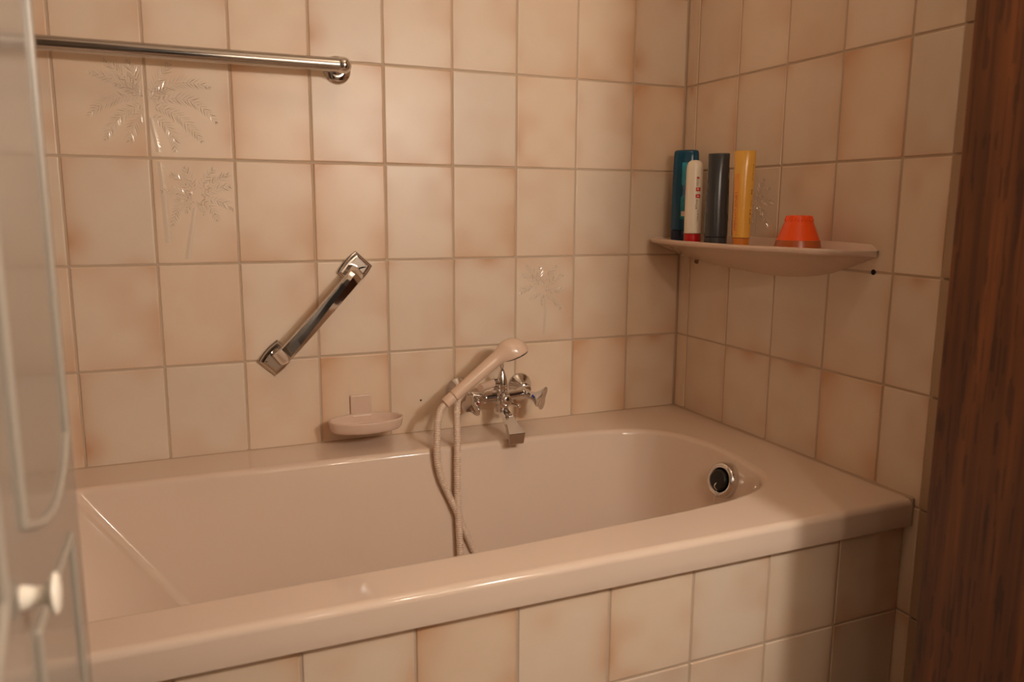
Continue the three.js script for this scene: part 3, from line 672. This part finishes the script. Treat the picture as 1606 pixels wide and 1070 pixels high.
// ---------------------------------------------------------------- shower hose
{
  const t = thing('shower_hose', 'ribbed beige shower hose hanging in a loop into the tub', 'hose', [0, 0, 0]);
  const pts = [[-0.6585, -0.0975, 0.1185], [-0.668, -0.106, 0.122], [-0.679, -0.128, 0.134], [-0.685, -0.165, 0.146], [-0.687, -0.205, 0.152], [-0.680, -0.245, 0.158], [-0.665, -0.285, 0.165], [-0.650, -0.322, 0.174], [-0.636, -0.36, 0.176], [-0.620, -0.400, 0.182], [-0.602, -0.44, 0.192], [-0.58, -0.50, 0.215], [-0.56, -0.56, 0.25], [-0.55, -0.596, 0.31], [-0.58, -0.601, 0.37], [-0.63, -0.598, 0.35], [-0.652, -0.56, 0.27], [-0.655, -0.50, 0.225], [-0.652, -0.42, 0.196], [-0.6505, -0.36, 0.184], [-0.6495, -0.30, 0.172], [-0.646, -0.24, 0.160], [-0.642, -0.19, 0.150], [-0.638, -0.148, 0.138], [-0.634, -0.118, 0.126], [-0.625, -0.098, 0.104], [-0.608, -0.093, 0.076], [-0.594, -0.097, 0.058]];
  const cv = new THREE.CatmullRomCurve3(pts.map(p => V(...p)), false, 'centripetal'), L = cv.getLength();
  const pitch = 0.0047, n = Math.round(L / pitch) * 4, seg = 14, R = 0.0074;
  const P = cv.getSpacedPoints(n), F = cv.computeFrenetFrames(n, false), rows = [];
  for (let i = 0; i <= n; i++) {
    const r = R * (1 + 0.09 * Math.cos(i / 4 * Math.PI * 2)), o = [];
    for (let j = 0; j < seg; j++) { const a = j / seg * Math.PI * 2; o.push(P[i].clone().addScaledVector(F.normals[i], Math.cos(a) * r).addScaledVector(F.binormals[i], Math.sin(a) * r)); }
    rows.push(o);
  }
  part('hose', gridSurface(rows, true), hoseMat, t);
}
// ---------------------------------------------------------------- drill holes left in the wall
function hole(pos, r, axis, label, host) {
  const g = lathe([[0.0001, 0.0006], [r * 0.8, 0.0006], [r, 0.0003], [r, 0]], 18); orient(g, axis); g.translate(...pos);
  part('drill_hole', g, holeMat, host, { label });
}
hole([-0.6755, -0.1141, 0], 0.0022, V(0, 0, 1), 'tiny drill hole', wallBack);
hole([0, 0.2005, 0.604], 0.0052, V(-1, 0, 0), 'open drill hole', wallRight);
{
  const g = lathe([[0.0001, 0.001], [0.0025, 0.002], [0.0035, 0.004], [0.0045, 0.005], [0.006, 0.003], [0.0065, 0]], 18); orient(g, V(-1, 0, 0)); g.translate(0, 0.187, 0.075);
  part('wall_plug', g, std({ color: 0x8a6c52, roughness: 0.7 }), wallRight, { label: 'stub of an old wall plug' });
}
// ---------------------------------------------------------------- greige cupboard at the left
{
  const X = -1.257, y0 = FLOOR, y1 = 1.25;
  const t = thing('tall_cupboard', 'tall glossy greige cupboard with moulded doors and a white knob at the left edge', 'cupboard', [X, FLOOR, 0.93]);
  const lac = new THREE.MeshPhysicalMaterial({ color: 0x7a7268, roughness: 0.24, ior: 1.5, clearcoat: 0.6, clearcoatRoughness: 0.12 });
  const mouldHighlight = new THREE.MeshPhysicalMaterial({ color: 0x9c9183, roughness: 0.3 });  // lighter than the doors: paints in the highlight along the mouldings
  const Y = (y) => y - FLOOR, Z = (z) => z - 0.93;
  part('carcass', box(LEFT - X + 0.002, -0.02, 0, Y(y1), 0.002, 0.62), lac, t);
  const bead = (pts, r) => { // half-round moulding along a path in the door plane
    const c = new THREE.CurvePath(); for (let i = 0; i < pts.length - 1; i++) c.add(new THREE.LineCurve3(V(0, Y(pts[i][1]), Z(pts[i][0])), V(0, Y(pts[i + 1][1]), Z(pts[i + 1][0]))));
    return merge([...pts.slice(0, -1).map((p, i) => rod(V(0, Y(p[1]), Z(p[0])), V(0, Y(pts[i + 1][1]), Z(pts[i + 1][0])), r, r, 12)), ...pts.map(p => ball(V(0, Y(p[1]), Z(p[0])), r, 10))]);
  };
  const door = (z0, z1, dx) => {
    const d = part('door', box(-0.02 + dx, dx, 0.06, Y(y1) - 0.01, Z(z0), Z(z1), 0.003), lac, t);
    const a = z0 + 0.037, b = z1 - 0.055;
    const bow = []; for (let i = 0; i <= 12; i++) { const q = i / 12; bow.push([a + (b - a) * q, 0.133 + 0.001 * q - 0.030 * Math.sin(Math.PI * Math.pow(q, 0.8))]); }
    const up = [[a, 1.1], ...bow, [b, 1.1], [a, 1.1]];
    const lo = [[a + 0.025, -0.6], [a + 0.025, 0.056], [b - 0.01, 0.063], [b - 0.01, -0.6], [a + 0.025, -0.6]];
    for (const p of [up, lo]) { const g = bead(p, 0.0032); g.translate(dx, 0, 0); part('moulding', g, mouldHighlight, d); }
    return d;
  };
  const d1 = door(0.93, 1.228, 0), d2 = door(1.234, 1.54, 0.006);
  const kn = lathe([[0.0001, 0.0305], [0.010, 0.0300], [0.0132, 0.0285], [0.0145, 0.0265], [0.0142, 0.0245], [0.0115, 0.0225], [0.0068, 0.0205], [0.0062, 0.0165], [0.0068, 0.010], [0.0084, 0.004], [0.0088, 0]], 36);
  kn.scale(0.82, 0.62, 0.82); orient(kn, V(1, 0, 0)); kn.translate(0, Y(0.101), Z(1.196));
  part('knob', kn, new THREE.MeshPhysicalMaterial({ color: 0xefe6d6, roughness: 0.2 }), d1, { label: 'white porcelain knob' });
}
// ---------------------------------------------------------------- dark wood cupboard at the right
{
  const X = -0.27, Z0 = 0.975, Z1 = 1.62;
  const n1 = noise2(501), n2 = noise2(502), n3 = noise2(503);
  const map = dataTexture(512, 1024, (u, v) => {
    const w = u * 0.55 + 0.09 * n1(u * 2.5, v * 4) + 0.03 * n2(u * 6, v * 9);
    const ring = Math.pow(0.5 + 0.5 * Math.sin(w * 120), 2), fine = n3(u * 150, v * 21) * 0.55 + n2(u * 60, v * 10) * 0.3 + n1(u * 14, v * 4) * 0.15;
    const pore = n2(u * 210 + 7, v * 50) > 0.74 ? 0.35 : 0;
    const k = 0.3 * ring + 0.8 * fine - pore;
    return mix([58, 29, 12], [116, 65, 30], Math.max(0, Math.min(1, k)));
  });
  const wood = std({ map, roughness: 0.42 });
  const t = thing('wooden_cupboard', 'tall dark brown wood-grained cupboard at the right edge beside the tub', 'cupboard', [X, FLOOR, Z0]);
  const carc = new THREE.BoxGeometry(-X - 0.006, 2.3, Z1 - Z0); carc.translate((-X - 0.006) / 2 + 0.003, 1.15, (Z1 - Z0) / 2);
  part('carcass', carc, wood, t);
  const f = new RoundedBoxGeometry(0.018, 2.2, Z1 - Z0 - 0.002, 3, 0.002); f.translate(0, 1.16, (Z1 - Z0) / 2);
  // planar grain on the door in metres
  const p = f.attributes.position, uv = f.attributes.uv; for (let i = 0; i < p.count; i++) uv.setXY(i, p.getZ(i) / 0.65, 0.02 + p.getY(i) / 2.5);
  part('door', f, wood, t);
}
// ---------------------------------------------------------------- lamp over the mirror, behind the viewer
{
  const t = thing('mirror_lamp', 'wall lamp bar with three round opal bulbs', 'lamp', [-0.585, LAMP_Y, 1.83]);
  part('bar', box(-0.36, 0.36, -0.03, 0.03, -0.03, -0.0005, 0.006), chromeSatin, t);
  for (const [x, I, r, rgb] of LAMPS) {
    const c = new THREE.Color().setRGB(...rgb);
    part('socket', rod(V(x + 0.585, 0, -0.028), V(x + 0.585, 0, LAMP_Z - 1.83 + r * 0.9), 0.016, 0.014), plaster, t);
    part('bulb', ball(V(x + 0.585, 0, LAMP_Z - 1.83), r, 24), new THREE.MeshStandardMaterial({ color: 0x222222, emissive: c, emissiveIntensity: I * 0.12 / (r * r), roughness: 0.4 }), t);
    const L = new THREE.PointLight(c, I, 0, 2);
    L.position.set(x, LAMP_Y, LAMP_Z); L.shadow.radius = r / 0.02; L.castShadow = true; L.shadow.mapSize.set(1024, 1024); L.shadow.camera.near = 0.02;
    L.name = 'bulb_light'; scene.add(L);
  }
}
{ // weak ceiling lamp
  const [x, y, z, I, rgb] = CEILING_LAMP, c = new THREE.Color().setRGB(...rgb);
  const t = thing('ceiling_lamp', 'small round opal ceiling lamp on a short stem', 'lamp', [x, CEIL, z]);
  part('canopy', lathe([[0.0001, -0.03], [0.03, -0.028], [0.05, -0.0005], [0.0001, -0.0005]]), plaster, t);
  part('stem', rod(V(0, -0.03, 0), V(0, y - CEIL + 0.05, 0), 0.008), chromeSatin, t);
  part('globe', ball(V(0, y - CEIL, 0), 0.06, 24), new THREE.MeshStandardMaterial({ color: 0x222222, emissive: c, emissiveIntensity: I * 0.12 / 0.0036, roughness: 0.4 }), t);
  const L = new THREE.PointLight(c, I, 0, 2);
  L.position.set(x, y, z); L.shadow.radius = 3; L.castShadow = true; L.shadow.mapSize.set(1024, 1024); L.name = 'ceiling_light'; scene.add(L);
}

scene.traverse((o) => { if (o.isMesh) shadow(o); });
renderer.render(scene, camera);
